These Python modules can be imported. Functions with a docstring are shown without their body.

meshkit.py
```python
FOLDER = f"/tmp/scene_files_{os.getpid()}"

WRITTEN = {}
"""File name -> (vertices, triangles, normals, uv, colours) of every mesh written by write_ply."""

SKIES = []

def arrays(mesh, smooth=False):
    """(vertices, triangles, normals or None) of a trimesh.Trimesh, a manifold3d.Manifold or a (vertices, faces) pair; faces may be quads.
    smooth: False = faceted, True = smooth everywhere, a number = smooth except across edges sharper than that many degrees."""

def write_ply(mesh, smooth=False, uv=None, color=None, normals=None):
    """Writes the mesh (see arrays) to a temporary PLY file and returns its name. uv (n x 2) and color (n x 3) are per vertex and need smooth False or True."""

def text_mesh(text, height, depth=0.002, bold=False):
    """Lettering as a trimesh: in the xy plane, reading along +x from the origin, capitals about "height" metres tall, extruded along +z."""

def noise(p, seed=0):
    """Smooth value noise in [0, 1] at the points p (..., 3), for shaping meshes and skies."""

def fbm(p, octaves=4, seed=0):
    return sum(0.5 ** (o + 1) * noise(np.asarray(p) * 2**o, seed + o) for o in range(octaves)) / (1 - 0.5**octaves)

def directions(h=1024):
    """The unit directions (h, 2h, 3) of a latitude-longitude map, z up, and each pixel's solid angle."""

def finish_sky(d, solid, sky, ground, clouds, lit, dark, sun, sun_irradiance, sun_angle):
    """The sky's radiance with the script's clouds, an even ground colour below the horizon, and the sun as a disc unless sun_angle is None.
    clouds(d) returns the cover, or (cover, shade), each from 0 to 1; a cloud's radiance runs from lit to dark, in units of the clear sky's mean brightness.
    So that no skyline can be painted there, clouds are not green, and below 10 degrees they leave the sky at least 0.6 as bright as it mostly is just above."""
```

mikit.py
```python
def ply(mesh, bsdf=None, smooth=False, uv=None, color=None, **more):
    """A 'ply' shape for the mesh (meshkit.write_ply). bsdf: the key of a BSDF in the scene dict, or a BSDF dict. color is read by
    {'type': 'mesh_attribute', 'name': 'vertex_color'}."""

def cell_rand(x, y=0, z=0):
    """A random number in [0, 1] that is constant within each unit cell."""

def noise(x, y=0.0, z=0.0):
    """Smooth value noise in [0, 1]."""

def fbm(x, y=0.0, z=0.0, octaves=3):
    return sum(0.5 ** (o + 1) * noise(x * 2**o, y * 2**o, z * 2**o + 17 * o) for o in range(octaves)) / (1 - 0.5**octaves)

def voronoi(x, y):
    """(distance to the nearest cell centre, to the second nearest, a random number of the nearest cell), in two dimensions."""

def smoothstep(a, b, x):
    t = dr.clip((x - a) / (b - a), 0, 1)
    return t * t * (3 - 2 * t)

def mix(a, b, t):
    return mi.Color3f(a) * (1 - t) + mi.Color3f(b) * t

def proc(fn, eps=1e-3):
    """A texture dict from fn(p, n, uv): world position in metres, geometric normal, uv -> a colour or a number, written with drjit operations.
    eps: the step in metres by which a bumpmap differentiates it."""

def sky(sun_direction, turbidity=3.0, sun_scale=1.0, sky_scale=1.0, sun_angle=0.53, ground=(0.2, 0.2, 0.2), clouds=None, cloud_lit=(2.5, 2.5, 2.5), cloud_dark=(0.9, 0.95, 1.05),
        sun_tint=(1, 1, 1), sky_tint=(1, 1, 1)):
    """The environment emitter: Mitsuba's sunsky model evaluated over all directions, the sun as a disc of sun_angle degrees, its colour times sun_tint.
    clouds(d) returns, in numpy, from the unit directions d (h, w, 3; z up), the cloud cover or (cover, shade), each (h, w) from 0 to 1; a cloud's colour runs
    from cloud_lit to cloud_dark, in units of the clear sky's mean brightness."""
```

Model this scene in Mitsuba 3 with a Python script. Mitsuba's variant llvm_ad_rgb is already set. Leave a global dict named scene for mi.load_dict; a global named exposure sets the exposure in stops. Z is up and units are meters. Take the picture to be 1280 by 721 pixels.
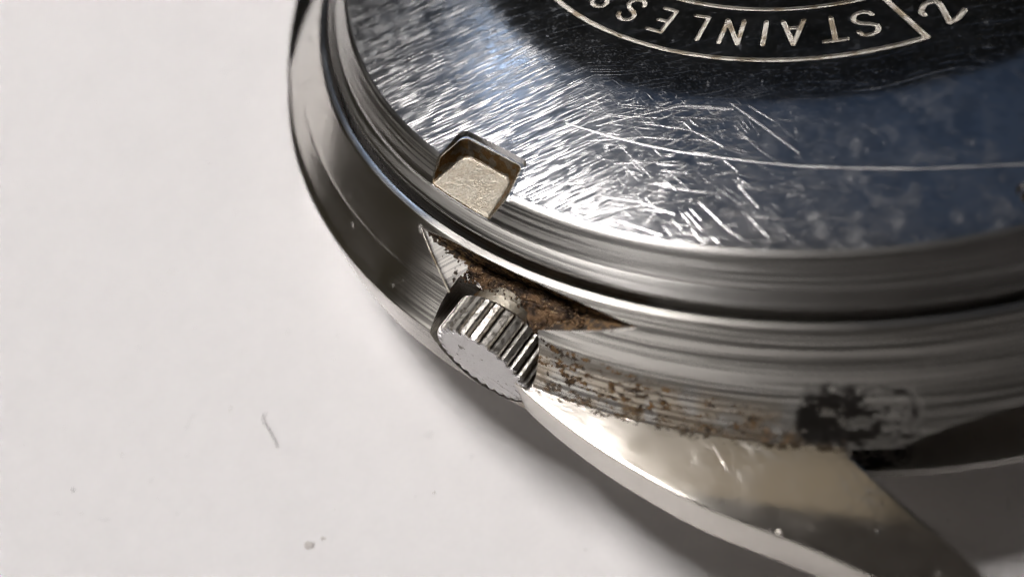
import math
import numpy as np
import trimesh
import manifold3d as m3
import shapely
import shapely.geometry as sg
import drjit as dr
import mitsuba as mi
import mikit
import meshkit
from mikit import proc, noise, fbm, smoothstep, mix, voronoi, cell_rand

T = mi.ScalarTransform4f
MM = 0.001                                   # everything below is modelled in millimetres, written in metres
scene, labels = {}, {}

# ------------------------------------------------------------------ camera, light, exposure
EYE = np.array([0.0, -25.7022, 16.6483]); FWD = np.array([-0.29026, 0.52817, -0.79799]); UP = np.array([-0.03663, 0.82714, 0.5608])
scene['camera'] = {'type': 'thinlens', 'fov': 60.38, 'fov_axis': 'x', 'near_clip': 0.001, 'far_clip': 20.0,
                   'aperture_radius': 0.00032, 'focus_distance': 0.0227,
                   'to_world': T().look_at(origin=(EYE * MM).tolist(), target=((EYE + FWD * 20) * MM).tolist(), up=UP.tolist())}
exposure = 0.17
LAMP_L, LAMP_R, LAMP_POS = 36.0, 0.060, (-0.128, 0.08, 0.37)      # soft key lamp, from the left
PANEL_L = (0.27, 0.222, 0.16)  # added dim warm panel, gives the lug its tan reflection
FILL_L = (1.4, 1.33, 1.26)                    # added fill panel off to the left, lightens the shadow
BLUE_PANEL_L = (0.026, 0.044, 0.080)             # added blue panel, tints the steel                 # the warm panel is added as well
LED_L, LED_R, LED_POS = (13, 17, 24), 0.014, (-0.374, 0.648, 0.684)   # small cool lamp across the room
WALL = (0.55, 0.50, 0.36)
CEIL = (0.30, 0.26, 0.21)
GROUND = -6.8                                # the white sheet the watch lies on

# ------------------------------------------------------------------ helpers
def tm(man):
    m = man.to_mesh()
    return trimesh.Trimesh(np.array(m.vert_properties[:, :3], float), np.array(m.tri_verts), process=False)

def man(mesh):
    return m3.Manifold(m3.Mesh(np.ascontiguousarray(mesh.vertices, np.float32), np.ascontiguousarray(mesh.faces, np.uint32)))

def put(key, mesh, bsdf, smooth=32, uv=None, **more):
    """one entry: the mesh in mm, edges sharper than the angle kept"""
    if hasattr(mesh, 'to_mesh'):
        mesh = tm(mesh)
    mesh = mesh.copy()
    if smooth:
        mesh = trimesh.graph.smooth_shade(mesh, angle=np.radians(smooth), facet_minarea=None)
    U = uv(mesh) if uv else None
    mesh = trimesh.Trimesh(np.array(mesh.vertices) * MM, np.array(mesh.faces), process=False)
    k, n = key, 0
    while k in scene:
        n += 1
        k = f'{key}_{n:03d}'
    scene[k] = mikit.ply(mesh, bsdf, smooth=bool(smooth), uv=U, **more)
    return k

def lathe(profile, n=720, other=None, blend=None):
    """closed profile (R, z) turned about z; with other, blend(degrees) runs from the first profile to the second round the circle"""
    p = np.array(profile, float)
    o = np.array(other, float) if other is not None else None
    area = 0.5 * np.sum(p[:, 0] * np.roll(p[:, 1], -1) - np.roll(p[:, 0], -1) * p[:, 1])
    if area < 0:
        p = p[::-1]
        o = o[::-1] if o is not None else None
    a = np.linspace(0, 2 * np.pi, n, endpoint=False)
    pr, pz = (np.broadcast_to(p[:, None, c], (len(p), n)) for c in (0, 1))
    if o is not None:
        w = blend(np.degrees(a))
        pr, pz = pr * (1 - w) + o[:, None, 0] * w, pz * (1 - w) + o[:, None, 1] * w
    v = np.stack([pr * np.cos(a), pr * np.sin(a), pz], -1).reshape(-1, 3)
    k, f = len(p), []
    j = np.arange(n); j2 = (j + 1) % n
    for i in range(k):
        a0, b0 = i * n, ((i + 1) % k) * n
        f.append(np.stack([a0 + j, a0 + j2, b0 + j2], 1)); f.append(np.stack([a0 + j, b0 + j2, b0 + j], 1))
    m = trimesh.Trimesh(v, np.vstack(f), process=True)
    m.update_faces(m.nondegenerate_faces()); m.remove_unreferenced_vertices()
    if m.volume < 0:
        m.invert()
    return m

def turned(mesh, k, z0, z1, amp, seed, th0=-999, th1=-998, weak=1.0):
    """fine turned lines on the cone r + z = k, raised along its normal; weaker between th0 and th1 degrees"""
    v = np.array(mesh.vertices)
    r, th = np.hypot(v[:, 0], v[:, 1]), np.arctan2(v[:, 1], v[:, 0])
    on = (np.abs(r + v[:, 2] - k) < 2e-3) & (v[:, 2] > z0) & (v[:, 2] < z1)
    s = -v[:, 2] * 1.414
    h = 0.5 * meshkit.noise(np.stack([s * 9, th * 3, s * 0 + seed], 1), seed) + 0.5 * meshkit.noise(np.stack([s * 17, th * 6, s * 0 + seed], 1), seed + 1) - 0.5
    d = np.degrees(th)
    h = h * np.where((d > th0) & (d < th1), weak, 1.0)
    h = np.where(on, h * amp, 0)[:, None]
    v += h * np.stack([np.cos(th), np.sin(th), np.ones_like(th)], 1) / 1.414
    mesh.vertices = v
    return mesh

def prism(poly, z0, z1):
    """shapely polygon(s) extruded, as a manifold"""
    out = []
    for g in getattr(poly, 'geoms', [poly]):
        out.append(man(trimesh.creation.extrude_polygon(g, z1 - z0, engine='earcut')).translate([0, 0, z0]))
    return out[0] if len(out) == 1 else m3.Manifold.batch_boolean(out, m3.OpType.Add)

def pol(R, th, z=None):
    t = np.radians(th)
    return np.array([R * np.cos(t), R * np.sin(t)] + ([] if z is None else [z]))

def loft(pts, levels):
    """a closed outline (counter-clockwise) raised through (z, inset) levels, rounded rims and all"""
    p = np.array(pts, float)
    if sg.Polygon(p).exterior.is_ccw is False:
        p = p[::-1]
    e = np.roll(p, -1, 0) - p
    en = np.stack([-e[:, 1], e[:, 0]], 1); en /= np.linalg.norm(en, axis=1, keepdims=True)
    nn = en + np.roll(en, 1, 0); nn /= np.maximum(np.linalg.norm(nn, axis=1, keepdims=True) ** 2 / 2, 0.3)
    n, v, f = len(p), [], []
    for z, inset in levels:
        q = p + nn * inset
        v.append(np.column_stack([q, np.full(n, z)]))
    j = np.arange(n); j2 = (j + 1) % n
    for i in range(len(levels) - 1):
        a, b = i * n, (i + 1) * n
        f += [np.stack([a + j, a + j2, b + j2], 1), np.stack([a + j, b + j2, b + j], 1)]
    for i, flip in ((0, True), (len(levels) - 1, False)):
        import mapbox_earcut as earcut
        t = earcut.triangulate_float64(v[i][:, :2], np.array([n], np.uint32)).reshape(-1, 3).astype(int)
        q = v[i][:, :2]
        cr = np.cross(q[t[:, 1]] - q[t[:, 0]], q[t[:, 2]] - q[t[:, 0]])
        t[cr < 0] = t[cr < 0][:, ::-1]
        f.append((t[:, ::-1] if flip else t) + i * n)
    return trimesh.Trimesh(np.vstack(v), np.vstack(f), process=False)

def round_levels(z0, z1, b, k=3):
    lo = [(z0 + b * (1 - math.cos(a)), b * (1 - math.sin(a))) for a in np.linspace(0, math.pi / 2, k + 1)]
    hi = [(z1 - b * (1 - math.sin(a)), b * (1 - math.cos(a))) for a in np.linspace(0, math.pi / 2, k + 1)]
    return lo + hi

# ------------------------------------------------------------------ materials
def mmc(p):
    return p.x * 1000, p.y * 1000, p.z * 1000

def stroke(x, y, deg, length, width, seed):
    """fine straight strokes along a direction: 0..1"""
    c, s = math.cos(math.radians(deg)), math.sin(math.radians(deg))
    u, v = x * c + y * s, -x * s + y * c
    return noise(u / length + seed, v / width + 7 * seed, seed)

def segment(x, y, pts, w):
    """1 on a polyline scratch of half width w"""
    d = mi.Float(1e9)
    for (ax, ay), (bx, by) in zip(pts[:-1], pts[1:]):
        dx, dy = bx - ax, by - ay
        t = dr.clip(((x - ax) * dx + (y - ay) * dy) / (dx * dx + dy * dy), 0, 1)
        d = dr.minimum(d, dr.square(x - ax - t * dx) + dr.square(y - ay - t * dy))
    return 1 - smoothstep(0.35 * w, w, dr.sqrt(d))

LONG_SCRATCHES = [([(-5.27, -10.33), (-4.16, -10.78), (-3.19, -11.11), (-2.27, -11.36), (-1.35, -11.53), (-0.54, -11.67), (0.34, -11.78), (1.6, -11.84), (2.8, -11.85), (4.85, -11.7)], 0.034), ([(-4.46, -10.47), (-3.8, -10.27), (-2.89, -10.05), (-2.49, -9.93), (-2.04, -9.95), (-1.19, -10.09)], 0.026), ([(-1.25, -9.91), (-0.44, -10.68), (0.33, -11.43)], 0.026), ([(-0.85, -9.99), (-0.26, -10.47)], 0.016), ([(-4.56, -10.93), (-3.22, -10.87), (-2.4, -10.98)], 0.018), ([(-3.89, -11.66), (-2.35, -11.62)], 0.014), ([(-4.45, -13.21), (-3.39, -12.92), (-2.59, -12.75)], 0.02), ([(-4.03, -12.62), (-3.16, -12.77), (-2.31, -13.12)], 0.018), ([(-5.11, -12.23), (-4.54, -12.2)], 0.016), ([(-3.16, -10.47), (-2.13, -10.7), (-1.37, -11.19)], 0.02), ([(-0.97, -12.31), (-0.49, -12.94)], 0.022), ([(-0.75, -13.11), (-0.24, -13.71)], 0.018), ([(-1.91, -13.49), (-1.7, -13.79)], 0.02), ([(-3.59, -13.3), (-2.54, -13.69)], 0.012), ([(-1.34, -11.59), (-0.99, -11.93)], 0.016), ([(-3.7, -12.83), (-3.49, -12.11)], 0.012), ([(-3.23, -12.65), (-3.04, -12.11)], 0.012), ([(-1.92, -10.83), (-1.36, -11.22)], 0.02)]

def cap_scratch(x, y):
    """wear of the back, 0..1: brushed strokes at the left, hairlines, specks, and the long scratches"""
    r = dr.sqrt(x * x + y * y)
    ann_ = smoothstep(9.6, 10.25, r + 0.5 * (noise(x * 5, y * 5, 77) - 0.5))
    xw, yw = x + 0.5 * (noise(x * 0.55, y * 0.55, 31) - 0.5), y + 0.5 * (noise(x * 0.55, y * 0.55, 37) - 0.5)
    left = 1 - smoothstep(-6.0, -2.6, x + 0.3 * (y + 10))
    xs, ys = x + 0.06 * (xw - x) + 0.05 * noise(x * 3, y * 3, 33), y + 0.06 * (yw - y)
    patch = smoothstep(0.2, 0.7, noise(x * 2.1, y * 2.1, 41))
    a = 0.85 * smoothstep(0.58, 0.88, stroke(xs, ys, 30, 0.60, 0.030, 3)) * (0.45 + 0.55 * patch)
    a = dr.maximum(a, 0.65 * smoothstep(0.58, 0.9, stroke(xs, ys, 28, 0.34, 0.022, 5)))
    a = dr.maximum(a, 0.70 * smoothstep(0.60, 0.9, stroke(xs, ys, 32, 0.45, 0.025, 7)) * (1 - 0.6 * patch))
    a = dr.maximum(a, 1.0 * smoothstep(0.76, 0.93, stroke(xs, ys, 30, 1.1, 0.036, 8)))
    a = dr.maximum(a, 0.06 + 0.16 * noise(x * 30, y * 30, 45))
    h = 0.8 * smoothstep(0.80, 0.97, stroke(xw, yw, -8, 0.8, 0.022, 11))
    h = dr.maximum(h, 0.55 * smoothstep(0.64, 0.95, stroke(xw, yw, 22, 0.4, 0.020, 13)))
    h = dr.maximum(h, 0.8 * smoothstep(0.82, 0.97, stroke(xw, yw, -46, 0.9, 0.024, 19)))
    h = dr.maximum(h, 0.34 * smoothstep(0.60, 0.9, noise(x * 26, y * 26, 43)))
    right = smoothstep(-2.8, 1.5, x)
    s = ann_ * (left * a + (1 - left) * h * (1 - 0.55 * right))
    specks = smoothstep(0.86, 0.97, noise(x * 8.5, y * 8.5, 4)) * (0.6 - 0.35 * right) + right * (0.22 * smoothstep(0.5, 0.8, fbm(x * 2.6, y * 2.6, 6)) + 0.12)
    flat = 0.5 * smoothstep(0.84, 0.97, stroke(xw, yw, 12, 0.9, 0.025, 23)) + 0.5 * smoothstep(0.88, 0.98, noise(x * 7, y * 7, 9)) + 0.35 * smoothstep(0.62, 0.9, noise(x * 24, y * 24, 51)) + 0.7 * smoothstep(8.9, 9.9, r) * smoothstep(0.78, 0.95, stroke(xw, yw, 10, 1.2, 0.03, 53))
    s = dr.maximum(dr.maximum(s, ann_ * specks), (1 - ann_) * flat * 0.6)
    n_ = 0.55 + 0.9 * noise(x * 1.7, y * 1.7, 47)
    for pts, w in LONG_SCRATCHES:
        s = dr.maximum(s, (0.85 if w > 0.03 else 0.65) * segment(x, y, pts, w * n_))
    return s

def rings(s, th, seed=0.0):
    """turned lines round the axis: height across s (mm), fading in and out round the circle"""
    return 0.55 * noise(s * 11 + seed, th * 3, seed) + 0.3 * noise(s * 27 + seed, th * 5, 3 + seed) + 0.15 * noise(s * 60, th * 9, 5 + seed)

def angle(x, y):
    return dr.atan2(y, x)

def caseback_rough(p, n, uv):
    x, y, z = mmc(p)
    return 0.125 + 0.06 * (fbm(x * 1.3, y * 1.3, 2) - 0.5) + 0.31 * cap_scratch(x, y)

def caseback_bump(p, n, uv):
    x, y, z = mmc(p)
    return 0.35 * cap_scratch(x, y) + 0.05 * noise(x * 30, y * 30, 3)

def caseback_color(p, n, uv):
    x, y, z = mmc(p)
    tarnish = smoothstep(0.35, 0.75, 0.6 * fbm(x * 1.6, y * 1.6, 57) + 0.4 * noise(x * 5.5, y * 5.5, 58))
    return mix((0.56, 0.555, 0.55), (0.36, 0.37, 0.38), 0.75 * tarnish) * (1 - cap_scratch(x, y)) + mi.Color3f(0.68, 0.67, 0.66) * cap_scratch(x, y)

def steel(key, rough, bump=None, scale=6e-6, color=(0.60, 0.585, 0.56), aniso=None, eps=8e-6, **more):
    d = {'type': 'principled', 'metallic': 1.0, 'specular': 0.5,
         'base_color': color if isinstance(color, dict) else {'type': 'rgb', 'value': list(color)}, 'roughness': rough if not callable(rough) else proc(rough)}
    if aniso is not None:
        d['anisotropic'] = aniso
    if bump:
        d = {'type': 'bumpmap', 'scale': scale, 'height': proc(bump, eps=eps), 'bsdf': d}
    scene[key] = {'type': 'twosided', 'bsdf': d}
    return key

M_CAP = steel('steel_caseback', caseback_rough, caseback_bump, scale=9e-6, color=proc(caseback_color))
def lines(s_, th):
    """machining lines: 0 or 1 bands of unequal width"""
    return smoothstep(0.36, 0.62, 0.45 * noise(s_ * 16, th * 2, 1) + 0.55 * noise(s_ * 40, th * 4, 2))

def band_rough(p, n, uv):
    th = angle(p.x, p.y)
    l = lines(p.z * 1400, th)
    k = smoothstep(-124, -99, th * 57.29578)
    return dr.lerp(0.20 + 0.14 * l, 0.33 + 0.10 * l, k)

M_BAND = steel('steel_edge_band', band_rough, aniso=proc(lambda p, n, uv: 0.45 + 0.4 * smoothstep(-124, -99, angle(p.x, p.y) * 57.29578)),
               color=proc(lambda p, n, uv: mix((0.44, 0.43, 0.415), (0.62, 0.605, 0.58), lines(p.z * 1400, angle(p.x, p.y)))))
M_ENGR = steel('steel_engraved', lambda p, n, uv: 0.55 + 0.2 * (noise(p.x * 9000, p.y * 9000, 1) - 0.5), lambda p, n, uv: 0.5 * noise(p.x * 9000, p.y * 9000, 2) + 0.5 * noise(p.x * 30000, p.y * 30000, 2), scale=7e-6,
               color=proc(lambda p, n, uv: mix((0.80, 0.75, 0.66), (0.30, 0.23, 0.14), 0.8 * smoothstep(0.5, 0.75, fbm(p.x * 3500, p.y * 3500, 8)))))

def rust(x, y, z):
    """where brown grime sticks to the case: along the foot of the turned slope, right of the crown, and in the lug recess"""
    th = angle(x, y) * 57.29578
    r = dr.sqrt(x * x + y * y)
    foot = (1 - smoothstep(0.06, 0.26, dr.abs(r - 17.18 + 0.05 * noise(th, 3)))) * smoothstep(-110, -107, th) * (1 - smoothstep(-86, -84, th))
    band = (1 - smoothstep(0.10, 0.42, dr.abs(r - (16.62 + 0.018 * (th + 109))))) * smoothstep(-113, -111, th) * (1 - smoothstep(-95, -87, th))
    ar, sl = th * 0.29, (r - z) * 0.7
    nn = 0.40 * noise(ar * 5 + sl, sl * 9 - ar, 3) + 0.33 * noise(ar * 12 - 2 * sl, sl * 19 + ar, 5) + 0.27 * noise(ar * 27, sl * 37, 7)
    clump = 0.16 * (noise(ar * 1.1 + 3, sl * 1.6, 9) - 0.55)
    a = smoothstep(0.585, 0.65, nn + 0.06 * band + clump) * smoothstep(0.05, 0.5, band)
    b = smoothstep(0.55, 0.70, nn + 0.14 * foot + 0.7 * clump) * smoothstep(0.05, 0.6, foot)
    inside = (1 - smoothstep(15.17, 15.27, r + z)) * smoothstep(-125.6, -124.5, th) * (1 - smoothstep(-101.5, -100.6, th)) * (1 - smoothstep(-0.26, -0.17, z)) * smoothstep(-1.6, -1.4, z)
    rec = inside * smoothstep(0.42, 0.60, 0.5 * noise(x * 7, y * 7, z * 7) + 0.5 * noise(x * 17, y * 17, z * 17) + 0.55 * (1 - smoothstep(15.40, 15.66, r)) - 0.22 + 0.2 * smoothstep(-120, -117, th) + 0.45 * smoothstep(-110.5, -107, th))
    return dr.maximum(dr.maximum(a, 0.85 * b), rec)

def black_spot(x, y, z):
    """the blackened pitted spot on the slope between the lugs"""
    th = angle(x, y) * 57.29578
    r = dr.sqrt(x * x + y * y)
    u, v = (th + 84.2) / 4.3, (r - 16.75) / 0.50
    a, b = th * 0.29, (r - z) * 0.7
    d = dr.sqrt(dr.sqrt(u * u * u * u + v * v * v * v)) + 0.35 * (fbm(a * 2.2, b * 3.0, 5) - 0.5)
    e = 0.42 * noise(a * 2.0, b * 4.5, 15) + 0.33 * noise(a * 5.5, b * 12, 16) + 0.25 * noise(a * 13, b * 26, 17)
    inner = smoothstep(0.40, 0.60, e + 0.24 * smoothstep(0.0, -0.8, u) + 0.16 * smoothstep(0.2, 0.9, v) - 0.10 * smoothstep(0.0, 0.5, u))
    rim = smoothstep(0.66, 0.86, d) * 0.9
    return (1 - smoothstep(0.86, 1.12, d)) * dr.maximum(inner, rim * smoothstep(0.30, 0.5, e))

def case_color(p, n, uv):
    x, y, z = mmc(p)
    k = rust(x, y, z)
    th = angle(x, y)
    brown = mix((0.20, 0.112, 0.042), (0.035, 0.022, 0.012), smoothstep(0.3, 0.65, 0.5 * noise(x * 7, y * 7, z * 7) + 0.5 * noise(x * 17, y * 17, z * 17)))
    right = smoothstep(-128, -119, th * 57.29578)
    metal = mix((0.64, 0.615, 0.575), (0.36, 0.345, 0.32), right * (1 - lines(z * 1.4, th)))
    r = dr.sqrt(x * x + y * y)
    tan = smoothstep(16.2, 16.9, r) * smoothstep(-113, -110, th * 57.29578) * (1 - smoothstep(-89, -84, th * 57.29578)) * smoothstep(0.35, 0.6, fbm(x * 2.2, y * 2.2, z * 2.2))
    metal = mix(metal, (0.42, 0.31, 0.18), 0.5 * tan)
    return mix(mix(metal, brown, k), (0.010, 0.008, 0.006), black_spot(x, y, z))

def case_metal(p, n, uv):
    return (1 - rust(*mmc(p))) * (1 - black_spot(*mmc(p)))

def recess(x, y, z):
    th = angle(x, y) * 57.29578
    r = dr.sqrt(x * x + y * y)
    return (1 - smoothstep(15.17, 15.27, r + z)) * smoothstep(-125.6, -124.9, th) * (1 - smoothstep(-101.2, -100.5, th)) * (1 - smoothstep(-0.24, -0.16, z)) * smoothstep(-1.6, -1.4, z)

def case_rough(p, n, uv):
    x, y, z = mmc(p)
    th = angle(x, y) * 57.29578
    left = 1 - smoothstep(-128, -119, th)
    brushed = 0.34 + 0.16 * lines(z * 1.4, th / 57.29578) + 0.06 * noise(z * 45, th * 0.4, 3)
    polished = 0.13 + 0.10 * fbm(x * 1.1, y * 1.1, z * 1.1) + 0.3 * smoothstep(0.86, 0.93, noise(x * 3, y * 3, z * 3))
    k = recess(x, y, z)
    m = dr.lerp(dr.lerp(brushed, polished, left), 0.50 + 0.25 * (noise(x * 18, y * 18, z * 18) - 0.5), k)
    return m * (1 - rust(x, y, z)) + 0.75 * rust(x, y, z)

def case_aniso(p, n, uv):
    x, y, z = mmc(p)
    th = angle(x, y) * 57.29578
    worn = smoothstep(0.52, 0.68, noise(th * 0.16, z * 0.8, 2))
    return 0.78 * dr.maximum(smoothstep(-128, -119, th), 0.7 * worn * smoothstep(-142, -134, th)) * (1 - rust(x, y, z)) * (1 - recess(x, y, z))

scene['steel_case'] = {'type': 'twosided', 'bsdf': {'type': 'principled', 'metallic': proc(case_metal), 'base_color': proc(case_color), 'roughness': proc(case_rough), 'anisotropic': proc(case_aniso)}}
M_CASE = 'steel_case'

def lug_color(p, n, uv):
    x, y, z = mmc(p)
    return mix((0.62, 0.585, 0.53), (0.06, 0.04, 0.02), rust(x, y, z))

def scuff(x, y):
    near = smoothstep(0.62, 0.8, noise(x * 0.9 + 4.2, y * 0.9, 3))
    return dr.maximum(dr.maximum(smoothstep(0.80, 0.95, stroke(x, y, -58, 0.5, 0.03, 61)), smoothstep(0.82, 0.95, stroke(x, y, -20, 0.9, 0.025, 67))) * (0.05 + 0.75 * near), 0.12 * smoothstep(0.5, 0.9, stroke(x, y, -28, 1.2, 0.022, 71)))

def lug_rough(p, n, uv):
    x, y, z = mmc(p)
    dings = smoothstep(0.83, 0.93, noise(x * 6, y * 6, z * 6)) * smoothstep(0.5, 0.75, noise(x * 1.2 + 3, y * 1.2))
    return 0.105 + 0.05 * fbm(x * 2, y * 2, z * 2) + 0.25 * dings + 0.10 * scuff(x, y)

def lug_bump(p, n, uv):
    x, y, z = mmc(p)
    return 0.12 * fbm(x * 3, y * 3, z * 3) + 0.15 * scuff(x, y) + 0.3 * smoothstep(0.83, 0.93, noise(x * 6, y * 6, z * 6)) + 0.1 * noise(x * 25, y * 25, z * 25)

M_LUG = steel('steel_lug', lug_rough, lug_bump, scale=7e-6, color=proc(lug_color))

KT = (-math.sin(math.radians(-114.3)), math.cos(math.radians(-114.3)))
def knurl_color(p, n, uv):
    x, y, z = mmc(p)
    rad = dr.sqrt(dr.square(x * KT[0] + y * KT[1]) + dr.square(z + 2.0))
    k = dr.maximum(smoothstep(0.55, 0.7, noise(x * 12, y * 12, z * 12)) * 0.6, smoothstep(1.425, 1.34, rad) * (0.6 + 0.4 * noise(x * 15, y * 15, z * 15)))
    return mix((0.58, 0.555, 0.51), (0.10, 0.075, 0.05), k)

M_CROWN = steel('steel_crown', lambda p, n, uv: 0.33 + 0.25 * noise(p.x * 9000, p.y * 9000, p.z * 9000), lambda p, n, uv: noise(p.x * 11000, p.y * 11000, p.z * 11000), scale=10e-6, color=proc(knurl_color))
def face_wear(p, n, uv):
    x, y, z = mmc(p)
    pit = smoothstep(0.74, 0.84, noise(x * 8, y * 8, z * 8)) * smoothstep(0.45, 0.6, noise(x * 2.3, y * 2.3, z * 2.3))
    line = smoothstep(0.84, 0.95, noise((x + z) * 1.5, (y - z) * 24, 5)) * 0.6
    return dr.maximum(dr.maximum(pit, line), 0.25 * noise(x * 30, y * 30, z * 30))

M_FACE = steel('steel_crown_face', lambda p, n, uv: 0.36 + 0.3 * face_wear(p, n, uv), lambda p, n, uv: -1.0 * face_wear(p, n, uv), scale=7e-6,
               color=proc(lambda p, n, uv: mix((0.64, 0.63, 0.625), (0.34, 0.32, 0.30), face_wear(p, n, uv))))

def notch_color(p, n, uv):
    x, y, z = mmc(p)
    wall = 1 - smoothstep(0.6, 0.97, n.z)
    k = smoothstep(0.42, 0.6, fbm(x * 6, y * 6, z * 6, 4)) * (0.10 + 0.75 * wall)
    c = mix((0.34, 0.31, 0.255), (0.26, 0.155, 0.065), dr.clip(k + 0.35 * wall, 0, 1))
    return c * (0.75 + 0.4 * noise(x * 22, y * 22, z * 22))

M_NOTCH = steel('steel_notch', lambda p, n, uv: 0.5 + 0.3 * (noise(p.x * 25000, p.y * 25000, p.z * 25000) - 0.5), lambda p, n, uv: 0.6 * noise(p.x * 27000, p.y * 27000, p.z * 27000) + 0.4 * noise(p.x * 13000, p.y * 13000, p.z * 13000), scale=11e-6, color=proc(notch_color))

def grime_color(p, n, uv):
    x, y, z = mmc(p)
    a = fbm(x * 5, y * 5, z * 5)
    c = mix((0.045, 0.026, 0.015), (0.17, 0.095, 0.045), smoothstep(0.35, 0.7, a))
    c = mix(c, (0.014, 0.009, 0.006), 0.7 * smoothstep(0.55, 0.8, noise(x * 9, y * 9, z * 9)))
    return mix(c, (0.36, 0.25, 0.14), smoothstep(0.72, 0.86, noise(x * 24, y * 24, z * 24)))

scene['grime_brown'] = {'type': 'twosided', 'bsdf': {'type': 'bumpmap', 'scale': 15e-6, 'height': proc(lambda p, n, uv: 0.5 * noise(p.x * 16000, p.y * 16000, p.z * 16000) + 0.5 * noise(p.x * 34000, p.y * 34000, p.z * 34000), eps=6e-6),
                                                      'bsdf': {'type': 'principled', 'base_color': proc(grime_color), 'roughness': 0.75, 'specular': 0.4}}}
scene['grime_black'] = {'type': 'twosided', 'bsdf': {'type': 'principled', 'base_color': {'type': 'rgb', 'value': [0.012, 0.010, 0.008]}, 'roughness': 0.7, 'specular': 0.3}}
steel('steel_bezel', 0.22)
scene['crystal_glass'] = {'type': 'principled', 'base_color': {'type': 'rgb', 'value': [0.02, 0.02, 0.025]}, 'roughness': 0.05, 'specular': 0.5}

def paper_color(p, n, uv):
    x, y, z = mmc(p)
    f = fbm(x * 1.8, y * 1.8, 1) - 0.5
    g = noise(x * 9, y * 9, 2) - 0.5
    speck = smoothstep(0.955, 0.985, noise(x * 2.1, y * 2.1, 7))
    return mi.Color3f(0.805, 0.787, 0.786) * (1 + 0.03 * f + 0.015 * g) * (1 - 0.06 * speck)

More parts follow.
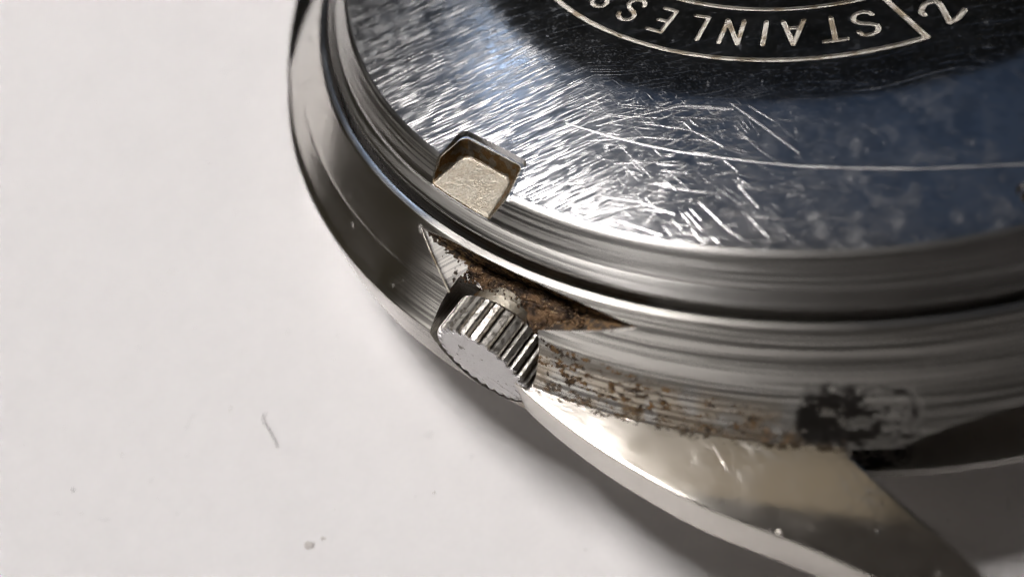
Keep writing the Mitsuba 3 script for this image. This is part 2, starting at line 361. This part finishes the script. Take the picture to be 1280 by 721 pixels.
scene['paper_white'] = {'type': 'twosided', 'bsdf': {'type': 'bumpmap', 'scale': 12e-6, 'height': proc(lambda p, n, uv: fbm(p.x * 4500, p.y * 4500, 1), eps=2e-5),
                                                      'bsdf': {'type': 'principled', 'base_color': proc(paper_color), 'roughness': 0.6, 'specular': 0.25}}}
scene['lint_grey'] = {'type': 'twosided', 'bsdf': {'type': 'diffuse', 'reflectance': {'type': 'rgb', 'value': [0.38, 0.365, 0.355]}}}
scene['crumb_pale'] = {'type': 'twosided', 'bsdf': {'type': 'diffuse', 'reflectance': {'type': 'rgb', 'value': [0.62, 0.59, 0.57]}}}
for k, c in (('room_wall_paint', WALL), ('ceiling_paint', CEIL), ('desk_paint', (0.05, 0.045, 0.04))):
    scene[k] = {'type': 'twosided', 'bsdf': {'type': 'diffuse', 'reflectance': {'type': 'rgb', 'value': list(c)}}}

# ------------------------------------------------------------------ the surface and the room that the steel mirrors
def box(x0, x1, y0, y1, z0, z1):
    return trimesh.creation.box(bounds=[[x0, y0, z0], [x1, y1, z1]])

put('paper', box(-175, 122, -120, 90, GROUND - 0.12, GROUND), 'paper_white', smooth=False)
labels['paper'] = {'label': 'matt white sheet of paper under the watch', 'kind': 'structure'}
put('desk', box(-700, 700, -700, 700, GROUND - 25, GROUND - 0.13), 'desk_paint', smooth=False)
labels['desk'] = {'label': 'dark desk top beyond the paper', 'kind': 'structure'}
for k, b in (('wall', (-1560, -1500, -1500, 1500, -800, 1600)), ('wall', (1500, 1560, -1500, 1500, -800, 1600)), ('wall', (-1500, 1500, 1500, 1560, -800, 1600)), ('wall', (-1500, 1500, -1560, -1500, -800, 1600))):
    kk = put(k, box(*b), 'room_wall_paint', smooth=False)
    labels[kk] = {'label': 'dim room wall mirrored in the steel', 'kind': 'structure'}
labels[put('ceiling', box(-1560, 1560, -1560, 1560, 1600, 1650), 'ceiling_paint', smooth=False)] = {'label': 'pale ceiling mirrored in the steel', 'kind': 'structure'}
labels[put('floor', box(-1560, 1560, -1560, 1560, -850, -800), 'room_wall_paint', smooth=False)] = {'label': 'dark floor of the room', 'kind': 'structure'}

# desk lamp over the watch
scene['lamp_shade_paint'] = {'type': 'twosided', 'bsdf': {'type': 'principled', 'base_color': {'type': 'rgb', 'value': [0.5, 0.5, 0.5]}, 'roughness': 0.5}}
lp = np.array(LAMP_POS) * 1000
R = LAMP_R * 1000
def aim(m, pos, target=(0, 0, 0)):
    """local -z looks at the target"""
    z = np.array(pos, float) - np.array(target, float); z /= np.linalg.norm(z)
    x = np.cross([0, 1, 0.01], z); x /= np.linalg.norm(x)
    M = np.eye(4); M[:3, 0], M[:3, 1], M[:3, 2], M[:3, 3] = x, np.cross(z, x), z, pos
    m = m.copy(); m.apply_transform(M)
    return m
def lamp(key, pos, R, L):
    shade = lathe([(R + 1, 0), (R + 2.5, 0), (R * 0.8, R * 0.5), (R * 0.25, R * 0.75), (0.01, R * 0.75), (0.01, R * 0.7), (R * 0.22, R * 0.7), (R * 0.78, R * 0.46)], 64)
    put(key + '__lamp_shade', aim(shade, pos), 'lamp_shade_paint')
    dif = trimesh.creation.cylinder(R, 3, sections=64); dif.apply_translation([0, 0, 2.5])
    put(key + '__diffuser', aim(dif, pos), 'lamp_shade_paint', smooth=False, emitter={'type': 'area', 'radiance': {'type': 'rgb', 'value': list(L)}})
lamp('desk_lamp', lp, R, (LAMP_L, LAMP_L * 0.962, LAMP_L * 0.945))
lamp('reading_lamp', np.array(LED_POS) * 1000, LED_R * 1000, LED_L)
labels['reading_lamp'] = {'label': 'small cool lamp across the room, mirrored as a blue spot', 'category': 'lamp'}
put('added_panel__frame', box(-430, 130, 280, 420, 905, 940), 'lamp_shade_paint', smooth=False)
put('added_panel__diffuser', box(-410, 110, 300, 400, 898, 904.5), 'lamp_shade_paint', smooth=False, emitter={'type': 'area', 'radiance': {'type': 'rgb', 'value': list(PANEL_L)}})  # added warm emitter, sized for the tan and dark bands on the lug
put('added_panel_001__frame', box(-920, -580, -330, 230, 905, 940), 'lamp_shade_paint', smooth=False)
put('added_panel_001__diffuser', box(-900, -600, -310, 210, 898, 904.5), 'lamp_shade_paint', smooth=False, emitter={'type': 'area', 'radiance': {'type': 'rgb', 'value': list(FILL_L)}})  # added fill emitter, lifts the shadow beside the watch
labels['added_panel_001'] = {'label': 'unseen fill panel added off to the left to lighten the shadow', 'category': 'lamp'}
labels['added_panel'] = {'label': 'unseen dim warm panel added for the tan reflection in the lug', 'category': 'lamp'}

# unseen blue glowing panel, added to tint the reflections in the steel
def tilted(m):
    M = trimesh.transformations.rotation_matrix(math.radians(-36), [1, 0, 0]); M[:3, 3] = [-120, 676, 930]
    m = m.copy(); m.apply_transform(M); return m
frame = man(box(-560, 560, -200, 200, 0, 30)) - man(box(-520, 520, -160, 160, -5, 40))
put('added_blue_panel__frame', tilted(tm(frame)), 'ceiling_paint', smooth=False)
put('added_blue_panel__glow_sheet', tilted(box(-518, 518, -158, 158, 10, 14)), 'ceiling_paint', smooth=False, emitter={'type': 'area', 'radiance': {'type': 'rgb', 'value': list(BLUE_PANEL_L)}})
labels['added_blue_panel'] = {'label': 'unseen blue glowing panel added to tint the steel back', 'category': 'window'}

# the phone that takes the picture: its dark back is mirrored in the polished steel
RIGHT = np.cross(FWD, UP)
def phone():
    q = sg.box(-16, -20, 112, 19.5).buffer(-8).buffer(8)
    m = trimesh.creation.extrude_polygon(q, 8.0, engine='earcut')
    M = np.eye(4); M[:3, 0], M[:3, 1], M[:3, 2], M[:3, 3] = RIGHT, UP, -FWD, EYE - FWD * 0.8
    m.apply_transform(M)
    return m
scene['phone_back'] = {'type': 'twosided', 'bsdf': {'type': 'principled', 'base_color': {'type': 'rgb', 'value': [0.040, 0.036, 0.032]}, 'roughness': 0.35, 'specular': 0.5}}
put('phone', phone(), 'phone_back', smooth=30)
labels['phone'] = {'label': 'dark phone held over the watch, seen only as a reflection', 'category': 'phone'}
labels['desk_lamp'] = {'label': 'round desk lamp hanging above the watch', 'category': 'lamp'}

# ------------------------------------------------------------------ caseback
RC, RA, ZA, ZT = 10.0, 14.146, 0.865, 1.155
def ann(r):
    return ZT + (ZA - ZT) * (r - RC) / (RA - RC)
prof = [(0.0, ZT), (2, ZT), (6, ZT), (9.75, ZT), *[(RC + d, ZT - 0.07 * (d + 0.25) ** 2 / 1.0) for d in np.linspace(-0.2, 0.2, 9)], (RC + 0.25, ann(RC + 0.25)), (RC + 0.4, ann(RC + 0.4)), (12, ann(12)), (13.6, ann(13.6)), (14.02, ann(14.02)),
        (14.06, ann(14.06) - 0.002), (14.10, ann(14.10) - 0.009), (14.14, ann(14.14) - 0.024), (14.17, 15.0 - 14.17 - 0.003), *[(r, 15.0 - r) for r in np.arange(14.2, 14.665, 0.022)], (14.69, 0.29), (14.72, 0.275), (14.93, 0.14), (14.99, 0.09), (15.0, 0.0), (14.96, -0.05),
        (14.9, -1.6), (0.0, -1.6)]
cap = man(turned(lathe(prof, 900), 15.0, 0.345, 0.79, 0.010, 21))

TC = -122.6                                   # the wrench notch
def slot_poly(pts, r=0.15):
    c = math.radians(-122.4)
    t = np.array([-math.sin(c), math.cos(c)]); o = np.array([math.cos(c), math.sin(c)])
    return sg.Polygon([o * a + t * b for a, b in pts]).buffer(-r).buffer(r)
SLOT_TOP = [(13.12, -1.20), (13.04, 1.02), (14.15, 1.46), (15.5, 1.62), (15.5, -1.0), (14.3, -1.03)]
SLOT_LOW = [(13.42, -0.98), (13.38, 0.66), (15.5, 1.26), (15.5, -1.05)]
NOTCHES = (0.0, 58.0, 120.0, 180.0, 240.0, 300.0)
def slot(grow, z_low):
    """a wrench slot: rounded foot, walls leaning out"""
    v = []
    for k in range(5):
        a = k / 4 * math.pi / 2
        q = slot_poly(SLOT_LOW, 0.26).buffer(grow + 0.13 * math.sin(a))
        v.append(tm(prism(q, z_low + 0.13 * (1 - math.cos(a)), z_low + 0.13 * (1 - math.cos(a)) + 0.001)).vertices)
    b = np.array(tm(prism(slot_poly(SLOT_TOP, 0.2).buffer(grow), 0.92, 0.93)).vertices)
    return m3.Manifold.hull_points(np.vstack(v + [b, b + [0, 0, 0.6]]).astype(np.float32))
def bevel():
    a = np.array(tm(prism(slot_poly(SLOT_TOP, 0.2).buffer(0.0), 0.80, 0.81)).vertices)
    b = np.array(tm(prism(slot_poly(SLOT_TOP, 0.2).buffer(0.12), 1.06, 1.07)).vertices)
    return m3.Manifold.hull_points(np.vstack([a, b]).astype(np.float32))
cut = slot(0.0, 0.34) + bevel()
for a in NOTCHES:
    cap = cap - cut.rotate([0, 0, a])

# engraving: letters as strokes on a 1 x 1.4 grid, tops outward
GLYPH = {
    'S': [[(0.86, 1.12), (0.78, 1.3), (0.6, 1.39), (0.4, 1.39), (0.2, 1.31), (0.1, 1.14), (0.12, 0.94), (0.28, 0.8), (0.5, 0.72), (0.72, 0.62), (0.88, 0.47), (0.9, 0.28), (0.78, 0.1), (0.58, 0.01), (0.38, 0.01), (0.2, 0.1), (0.1, 0.27)]],
    'T': [[(0.08, 1.4), (0.92, 1.4)], [(0.5, 1.4), (0.5, 0.0)]],
    'A': [[(0.05, 0.0), (0.5, 1.4), (0.95, 0.0)], [(0.2, 0.42), (0.8, 0.42)]],
    'I': [[(0.5, 0.0), (0.5, 1.4)]],
    'N': [[(0.12, 0.0), (0.12, 1.4), (0.88, 0.0), (0.88, 1.4)]],
    'L': [[(0.2, 1.4), (0.2, 0.0), (0.85, 0.0)]],
    'E': [[(0.85, 1.4), (0.18, 1.4), (0.18, 0.0), (0.85, 0.0)], [(0.18, 0.72), (0.7, 0.72)]],
}
STROKE = 0.063
def glyph(ch, th, r0=7.05, h=0.86, w=0.58):
    lines = []
    for line in GLYPH[ch]:
        pts = []
        for a, b in line:
            rr = r0 + b / 1.4 * h
            pts.append(pol(rr, th - math.degrees((a - 0.5) * w / 7.45)))      # clockwise seen from above
        lines.append(sg.LineString(pts))
    return shapely.union_all(lines).buffer(STROKE)
word = [('S', -76.2), ('T', -82.0), ('A', -89.2), ('I', -94.5), ('N', -100.7), ('L', -107.9), ('E', -115.4), ('S', -123.2), ('S', -130.8),
        ('S', -146), ('T', -153), ('E', -160), ('E', -167), ('L', -174)]
letters = [glyph(c, t) for c, t in word]
two = sg.LineString([(3.12, -7.06), (3.055, -6.97), (3.07, -6.84), (3.13, -6.7), (3.24, -6.61), (3.37, -6.59), (3.46, -6.65), (3.52, -6.8), (3.58, -7.05), (3.66, -7.37), (3.84, -7.24), (4.01, -6.96)]).buffer(0.07)
arc = lambda r, a, b: [tuple(pol(r, t)) for t in np.linspace(a, b, 260)]
frame_line = sg.LineString(arc(8.458, -68.2, -181) + [tuple(pol(7.5, -183.5))] + arc(6.583, -181, -70.8) + [tuple(pol(6.583, -70.9)), tuple(pol(8.458, -68.2))])
frame_line = frame_line.buffer(0.07)
engr = shapely.union_all(letters + [two, frame_line])
cap = cap - prism(engr.simplify(0.004), 1.075, 1.4)

def flat_uv(m):
    v = np.array(m.vertices)
    th = np.arctan2(v[:, 0], -v[:, 1])                        # the seam lies at the far side
    s = np.where(np.abs(np.array(m.vertex_normals)[:, 2]) > 0.9, np.hypot(v[:, 0], v[:, 1]), -v[:, 2] * 1.4)
    return np.stack([s, th * 15], 1)

core = prism(sg.Point(0, 0).buffer(14.025, quad_segs=180), -3, 3)
put('wristwatch__caseback', cap ^ core, M_CAP, smooth=24, uv=flat_uv)
put('wristwatch__caseback__edge_band', cap - core, M_BAND, smooth=24, uv=flat_uv)
labels['wristwatch__caseback__edge_band'] = {'label': 'turned steel edge of the back with fine circular lines'}
labels['wristwatch__caseback'] = {'label': 'scratched polished steel back with engraved lettering'}
for g in letters:
    put('wristwatch__caseback__letter', prism(g.buffer(0.012), 1.03, 1.085), M_ENGR, smooth=30)
put('wristwatch__caseback__numeral', prism(two.buffer(0.012), 1.03, 1.085), M_ENGR, smooth=30)
put('wristwatch__caseback__frame_line', prism(frame_line.buffer(0.012), 1.03, 1.085), M_ENGR, smooth=30)
# floor and walls of the notch: a thin lining with rounded foot
def lining():
    env = man(lathe([(0, -1), (15.0 - 0.02, -1), (15.0 - 0.02, 0.0), (14.66, 0.335), (13.97, 0.862), (14.12, ZA - 0.045), (RC, ZT - 0.012), (0, ZT - 0.012)], 360))
    return ((slot(-0.003, 0.345) - slot(-0.03, 0.37)) ^ env ^ prism(sg.box(-20, -20, 20, 20), 0, 0.80)).refine_to_length(0.12)
line_ = lining()
for a in NOTCHES:
    put('wristwatch__caseback__notch', line_.rotate([0, 0, a]), M_NOTCH, smooth=50)
labels['wristwatch__caseback__notch'] = {'label': 'sunken grainy wrench notch with brown edges'}

# ------------------------------------------------------------------ case
TCR = -114.3                                  # crown direction
ZCR = -2.0
O = pol(1, TCR, 0); Tn = np.array([-O[1], O[0], 0]); Zu = np.array([0, 0, 1.0])
def crown_place(m):
    """local z -> outward, local x -> tangent, local y -> up"""
    M = np.eye(4); M[:3, 0], M[:3, 1], M[:3, 2] = Tn, Zu, O
    if np.linalg.det(M[:3, :3]) < 0:
        M[:3, 0] = -Tn
    M[:3, 3] = [0, 0, ZCR]
    m = m.copy(); m.apply_transform(M)
    return m

def case_profile(foot):
    return [(15.2, -1.4), (15.2, -0.15), (15.205, -0.12), (15.22, -0.104), (15.25, -0.10), (15.36, -0.098), (15.385, -0.103), (15.41, -0.116), (15.46, -0.165), *[(r, 15.295 - r) for r in np.arange(15.49, 16.2, 0.03)], *foot,
            (17.27, -2.3), (17.27, -3.45), (17.255, -3.50), (17.21, -3.55), (17.0, -3.56), (14.2, -3.56), (14.2, -1.4)]
FOOT_LEFT = [*[(16.2 + 0.03 * k, -0.905 - 0.03 * k) for k in range(1, 8)], (16.43, -1.145), (16.46, -1.165), *[(16.46 + 0.56 * k, -1.165 - 0.51 * k) for k in np.arange(0.06, 0.95, 0.0626)], (17.02, -1.675), (17.05, -1.70), (17.10, -1.735), (17.20, -1.79), (17.24, -1.82), (17.266, -1.88)]
FOOT_RIGHT = [*[(16.2 + 0.03 * k, -0.905 - 0.03 * k) for k in range(1, 8)], (16.43, -1.135), (16.46, -1.165), *[(16.46 + 0.54 * k, -1.165 - 0.54 * k) for k in np.arange(0.06, 0.95, 0.0626)], (17.0, -1.705), (17.05, -1.757), (17.1, -1.81), (17.18, -1.89), (17.25, -1.96), (17.27, -2.05)]
def foot_blend(d):
    d = (d + 180) % 360 - 180
    return np.clip((np.abs(d + 138.5) - 24.5) / 4, 0, 1)
case = man(turned(lathe(case_profile(FOOT_LEFT), 900, case_profile(FOOT_RIGHT), foot_blend), 15.295, -1.7, -0.19, 0.008, 5, -175, -121, 0.2))

# recess round the crown
rp = lambda R, th, z: pol(R, th, z)
top = [(15.58, -125.3, -0.27), (15.46, -122.5, -0.16), (15.43, -119.5, -0.14), (15.42, -116.5, -0.13), (15.42, -113.5, -0.13), (15.43, -110.5, -0.15), (15.48, -107, -0.20), (15.55, -104, -0.28), (15.66, -100.9, -0.38)]
low = [(16.35, -119.4, -1.05), (16.5, -114.3, -1.25), (15.98, -108.6, -0.66), (15.86, -103.4, -0.56)]
deep = [(15.36, -120.2, -0.80), (15.25, -116, -1.15), (15.25, -112, -1.1), (15.33, -107, -0.75), (15.45, -104.5, -0.52)]
pts = [rp(*a) for a in top + low + deep]
pts += [rp(a[0] + 1.0, a[1], a[2] + 0.9) for a in top] + [rp(a[0] + 0.8, a[1], a[2] + 0.75) for a in low]
case = case - m3.Manifold.hull_points(np.array(pts, np.float32))
hole = trimesh.creation.cylinder(1.66, 4.0, sections=96); hole.apply_translation([0.12 if np.dot(np.cross(Zu, O), Tn) < 0 else -0.12, 0.15, 15.75 + 2.0])
case = case - man(crown_place(hole))

# open channel between the lugs (the shadowed gap over the rim), both ends of the watch
def sector(r0, r1, a0, a1, z0, z1):
    q = [pol(r0, t) for t in np.linspace(a0, a1, 60)] + [pol(r1, t) for t in np.linspace(a1, a0, 60)]
    return prism(sg.Polygon(q), z0, z1)
AX = -135.5                                    # towards three o'clock
for a0 in (-84.6, 95.4):
    case = case - sector(15.35, 18.5, a0, a0 + 78.2, -3.12, -1.96)
    steps = [sector(15.35, 18.5, a0 + k, a0 + 78.2 - k, -2.1, -1.96 + 0.55 * (1 - math.exp(-(k - 3) / 5))) for k in np.arange(3.5, 30, 0.5)]
    case = case - m3.Manifold.batch_boolean(steps, m3.OpType.Add)
    # shallow worn seat on the slope
    # (cut with its floor parallel to the slope)
def slope_seat(c, half, depth=0.05):
    o = pol(1, c, 0); t = np.array([-o[1], o[0], 0]); n = (o + Zu) / math.sqrt(2); d = (o - Zu) / math.sqrt(2)
    q = sg.box(-half, -0.52, half, 0.62).buffer(-0.22).buffer(0.22)
    m = trimesh.creation.extrude_polygon(q, 1.0, engine='earcut')
    M = np.eye(4); M[:3, 0], M[:3, 1], M[:3, 2] = t, -d, n
    if np.linalg.det(M[:3, :3]) < 0:
        M[:3, 0] = -t
    M[:3, 3] = o * 16.72 + Zu * (-1.42) - n * depth
    m.apply_transform(M)
    return man(m)
case = case - slope_seat(-84.2, 1.12)
case = case - slope_seat(95.8, 1.12)

def case_uv(m):
    v = np.array(m.vertices)
    return np.stack([-v[:, 2] * 1.4, np.arctan2(v[:, 0], -v[:, 1]) * 16], 1)
put('wristwatch__case', case, M_CASE, smooth=22, uv=case_uv)
labels['wristwatch__case'] = {'label': 'turned steel middle case with brown grime on the slope'}

# lugs
def lug_outline(slim=False):
    outer = [(16.9, -112.5), (17.24, -110.5), (17.48, -102), (17.84, -93), (18.5, -86), (19.6, -81), (21.2, -77.8), (23.1, -75.8)] if slim else [(17.0, -112.5), (17.27, -111), (17.42, -109.5), (17.70, -106.5), (17.98, -103.6), (18.42, -98.9), (18.82, -94.8), (19.0, -92.6), (19.42, -88), (20.0, -84), (20.8, -80.3), (21.9, -77.6), (23.1, -75.8)]
    th = np.linspace(-112.5, -75.8, 70)
    from scipy.interpolate import PchipInterpolator
    f = PchipInterpolator([t for _, t in outer], [r for r, _ in outer])
    o = [pol(float(f(t)), t) for t in th]
    tip = [pol(23.35, -74.9), pol(23.35, -73.9), pol(23.1, -73.1)]
    a, b = pol(23.1, -73.1), np.array([1.55, -17.35])
    inner = [a + (b - a) * k for k in np.linspace(0.03, 1, 30)]
    back = [pol(16.3, t) for t in np.linspace(-85, -112, 40)]
    return np.array(o + tip + inner + back)
outline = lug_outline()
AXD = math.radians(AX)
def mirror(q, ang):
    c, s = math.cos(2 * ang), math.sin(2 * ang)
    return np.stack([c * q[:, 0] + s * q[:, 1], s * q[:, 0] - c * q[:, 1]], 1)
def bend(d):
    d = np.maximum(d, 0)
    return 0.10 * d ** 2 / (1 + 0.12 * d)
def make_lug(q, updown):
    m = man(loft(q, round_levels(-3.55, -1.92, 0.032))).refine_to_length(0.25)
    def w(v):
        v = np.array(v)
        b = bend(updown(v[:, :2]) - 18.55)
        v[:, 2] -= b * np.where(v[:, 2] > -2.8, 1.0, 0.55)
        return v
    return m.warp_batch(w)
down = lambda q: -q[:, 1] - 0.05 * q[:, 0]
put('wristwatch__lug', make_lug(outline, down), M_LUG, smooth=26)
labels['wristwatch__lug'] = {'label': 'tan reflecting polished lug running to the lower right'}
for k, ang in enumerate(((AXD,), (AXD + math.pi / 2,), (AXD, AXD + math.pi / 2))):
    q = lug_outline(slim=k != 1)
    def dn(v, ang=ang):
        for a in ang[::-1]:
            v = mirror(v, a)
        return down(v)
    for a in ang:
        q = mirror(q, a)
    put('wristwatch__lug', make_lug(q, dn), M_LUG, smooth=26)

for x, y, r_n in ((0.0, -19.17, 0.045), (2.10, -18.95, 0.05), (1.93, -18.12, 0.04), (-0.15, -18.98, 0.03), (-1.0, -18.72, 0.03), (2.2, -18.35, 0.03)):  # tiny steel beads added to make bright glints on the lug
    m = trimesh.creation.icosphere(subdivisions=2, radius=r_n)
    m.apply_translation([x, y, -1.925 - float(bend(down(np.array([[x, y]])) - 18.55)[0]) + 0.3 * r_n])
    put('wristwatch__lug__glint_bead', m, 'steel_bezel', smooth=60)

# rim, bezel and crystal below
bez = lathe([(14.0, -3.5), (16.5, -3.5), (16.5, -3.75), (16.75, -3.95), (16.72, -4.3), (16.2, -5.2), (15.4, -5.9), (14.9, -6.1), (14.0, -6.1)], 360)
put('wristwatch__bezel', bez, 'steel_bezel')
glass = lathe([(0, -5.6), (14.85, -5.6), (14.85, -6.2), (14.6, -6.45), (12, GROUND + 0.05), (8, GROUND + 0.01), (0, GROUND + 0.005)], 240)
put('wristwatch__crystal', glass, 'crystal_glass')
put('wristwatch__gasket', lathe([(14.9, -1.35), (15.2, -1.35), (15.2, -0.9), (14.9, -0.9)], 360), 'grime_black')

# ------------------------------------------------------------------ crown
def crown_outline():
    n, k = 28, 14
    a = np.arange(n * k) / (n * k) * 2 * np.pi
    ph = (np.arange(n * k) / k) % 1.0
    tooth = np.clip(np.minimum(ph, 1 - ph) * 2 / 0.55, 0, 1) ** 0.8          # groove .. flat-topped ridge
    rng = np.random.default_rng(4)
    h = 0.16 * (0.9 + 0.2 * rng.random(n))[(np.arange(n * k) // k)]
    r = 1.45 - h * (1 - tooth)
    return sg.Polygon(np.stack([r * np.cos(a), r * np.sin(a)], 1))
def crown_body():
    body = prism(crown_outline(), 0, 1.14)
    rim = man(lathe([(0, 0), (1.30, 0), (1.46, 0.10), (1.46, 1.09), (1.43, 1.14), (0, 1.14)], 120))
    return (body ^ rim)
z0 = 16.08
cb = tm(crown_body()); cb.apply_translation([0, 0, z0])
put('wristwatch__crown', crown_place(cb), M_CROWN, smooth=38)
face = tm((prism(crown_outline().buffer(-0.035), 1.10, 1.16) + prism(crown_outline().buffer(-0.055), 1.155, 1.172)).translate([0, 0, z0]))
put('wristwatch__crown__face', crown_place(face), M_FACE, smooth=20)
hub = lathe([(0, -0.5), (1.18, -0.5), (1.2, -0.30), (1.26, -0.26), (1.26, 0.02), (0, 0.02)], 64); hub.apply_translation([0, 0, z0])
put('wristwatch__crown__hub', crown_place(hub), M_NOTCH)
labels['wristwatch__crown'] = {'label': 'small knurled winding crown with dirt in its grooves'}
labels['wristwatch'] = {'label': 'steel wristwatch lying dial down on white paper, scratched back and knurled crown in view', 'category': 'watch'}

# ------------------------------------------------------------------ grime in the recess
def lump(center, radii, seed, sub=5, amp=0.25):
    m = trimesh.creation.icosphere(subdivisions=sub)
    v = np.array(m.vertices)
    nz = meshkit.fbm(v * 3.5 + seed * 10, 5, seed) - 0.5 + (0.25 * (meshkit.noise(v * 17 + seed, seed) - 0.5) if sub > 3 else 0)
    v = v * (1 + amp * 2 * nz)[:, None]
    M = np.stack([Tn, O, Zu], 0)
    m.vertices = (v * np.array(radii)) @ M + np.array(center)
    return m
rng = np.random.default_rng(7)
parts = []
for th, Rr, z, rad in ((-118.4, 15.45, -1.05, (0.42, 0.24, 0.22)), (-116.0, 15.5, -1.14, (0.6, 0.30, 0.28)), (-113.6, 15.48, -1.12, (0.6, 0.32, 0.32)), (-111.2, 15.5, -1.0, (0.6, 0.34, 0.30)), (-109.0, 15.55, -0.9, (0.5, 0.28, 0.2)),
                       (-110.2, 15.85, -1.05, (0.4, 0.35, 0.28))):
    parts.append(lump(pol(Rr, th, z), rad, int(-th * 10) % 97))
for k in range(170):
    th = rng.uniform(-119.5, -106); f = (th + 112) / 7
    c = pol(15.55 + rng.uniform(-0.1, 0.35), th, -0.72 + 0.2 * f * (f > 0) - rng.uniform(0, 0.35) * (1 - 0.5 * abs(f)))
    s = rng.uniform(0.012, 0.04)
    parts.append(lump(c, (s, s, s), k, sub=2, amp=0.5))
put('grime', trimesh.util.concatenate(parts), 'grime_brown', smooth=60)
labels['grime'] = {'label': 'crumbly brown grime packed in the recess behind the crown', 'kind': 'stuff'}

# ------------------------------------------------------------------ lint and crumbs on the paper
def fibre(pts, r):
    t = np.linspace(0, 1, 30)
    from scipy.interpolate import CubicSpline
    p = CubicSpline(np.linspace(0, 1, len(pts)), np.array(pts, float))(t)
    poly = np.array([[math.cos(a) * r, math.sin(a) * r] for a in np.linspace(0, 2 * np.pi, 7)[:-1]])
    return trimesh.creation.sweep_polygon(sg.Polygon(poly), p)
g = GROUND + 0.03
rng = np.random.default_rng(21)
specks = []
for k in range(60):
    m = trimesh.creation.icosphere(subdivisions=1)
    r_s = 0.010 + 0.03 * rng.random() ** 3
    v = np.array(m.vertices) * (r_s * (0.6 + 0.8 * rng.random(3)))
    m.vertices = v + [rng.uniform(-34, 2), rng.uniform(-24, 4), GROUND + r_s * 0.4]
    if np.hypot(m.vertices[0, 0], m.vertices[0, 1]) > 19:
        specks.append(m)
put('dust', trimesh.util.concatenate(specks), 'crumb_pale', smooth=60)
labels['dust'] = {'label': 'faint fine dust specks scattered over the white paper', 'kind': 'stuff'}
put('hair', fibre([(-15.85, -15.45, g), (-15.78, -15.75, g + 0.1), (-15.4, -16.1, g + 0.12), (-15.0, -16.55, g)], 0.017), 'lint_grey', smooth=60)
# thin rod added to stand for the highlight along the left recess edge
edge = fibre([rp(15.575, -125.2, -0.275), rp(15.83, -123.3, -0.53), rp(16.08, -121.4, -0.78), rp(16.33, -119.6, -1.03)], 0.032)
put('wristwatch__case__highlight_rod', edge, M_ENGR, smooth=60)
labels['hair'] = {'label': 'short grey hair lying on the white paper left of the watch', 'category': 'hair'}
for k, (x, y, s, m_, lab) in enumerate(((-12.85, -19.45, 0.16, 'crumb_pale', 'larger pale crumb on the white paper near the bottom edge'), (-21.78, -18.71, 0.06, 'lint_grey', 'tiny dark crumb on the paper at the far left'),
                                    (-12.5, -19.2, 0.08, 'crumb_pale', 'small crumb just beside the larger pale crumb'))):
    m = trimesh.creation.icosphere(subdivisions=3)
    v = np.array(m.vertices); v *= (1 + 0.9 * (meshkit.fbm(v * 1.7 + k * 5, 3, k) - 0.5))[:, None]
    m.vertices = v * [s, s * 0.7, s * 0.35] + [x, y, GROUND + s * 0.2]
    kk = put('crumb', m, m_, smooth=60)
    labels[kk] = {'label': lab, 'category': 'crumb'}
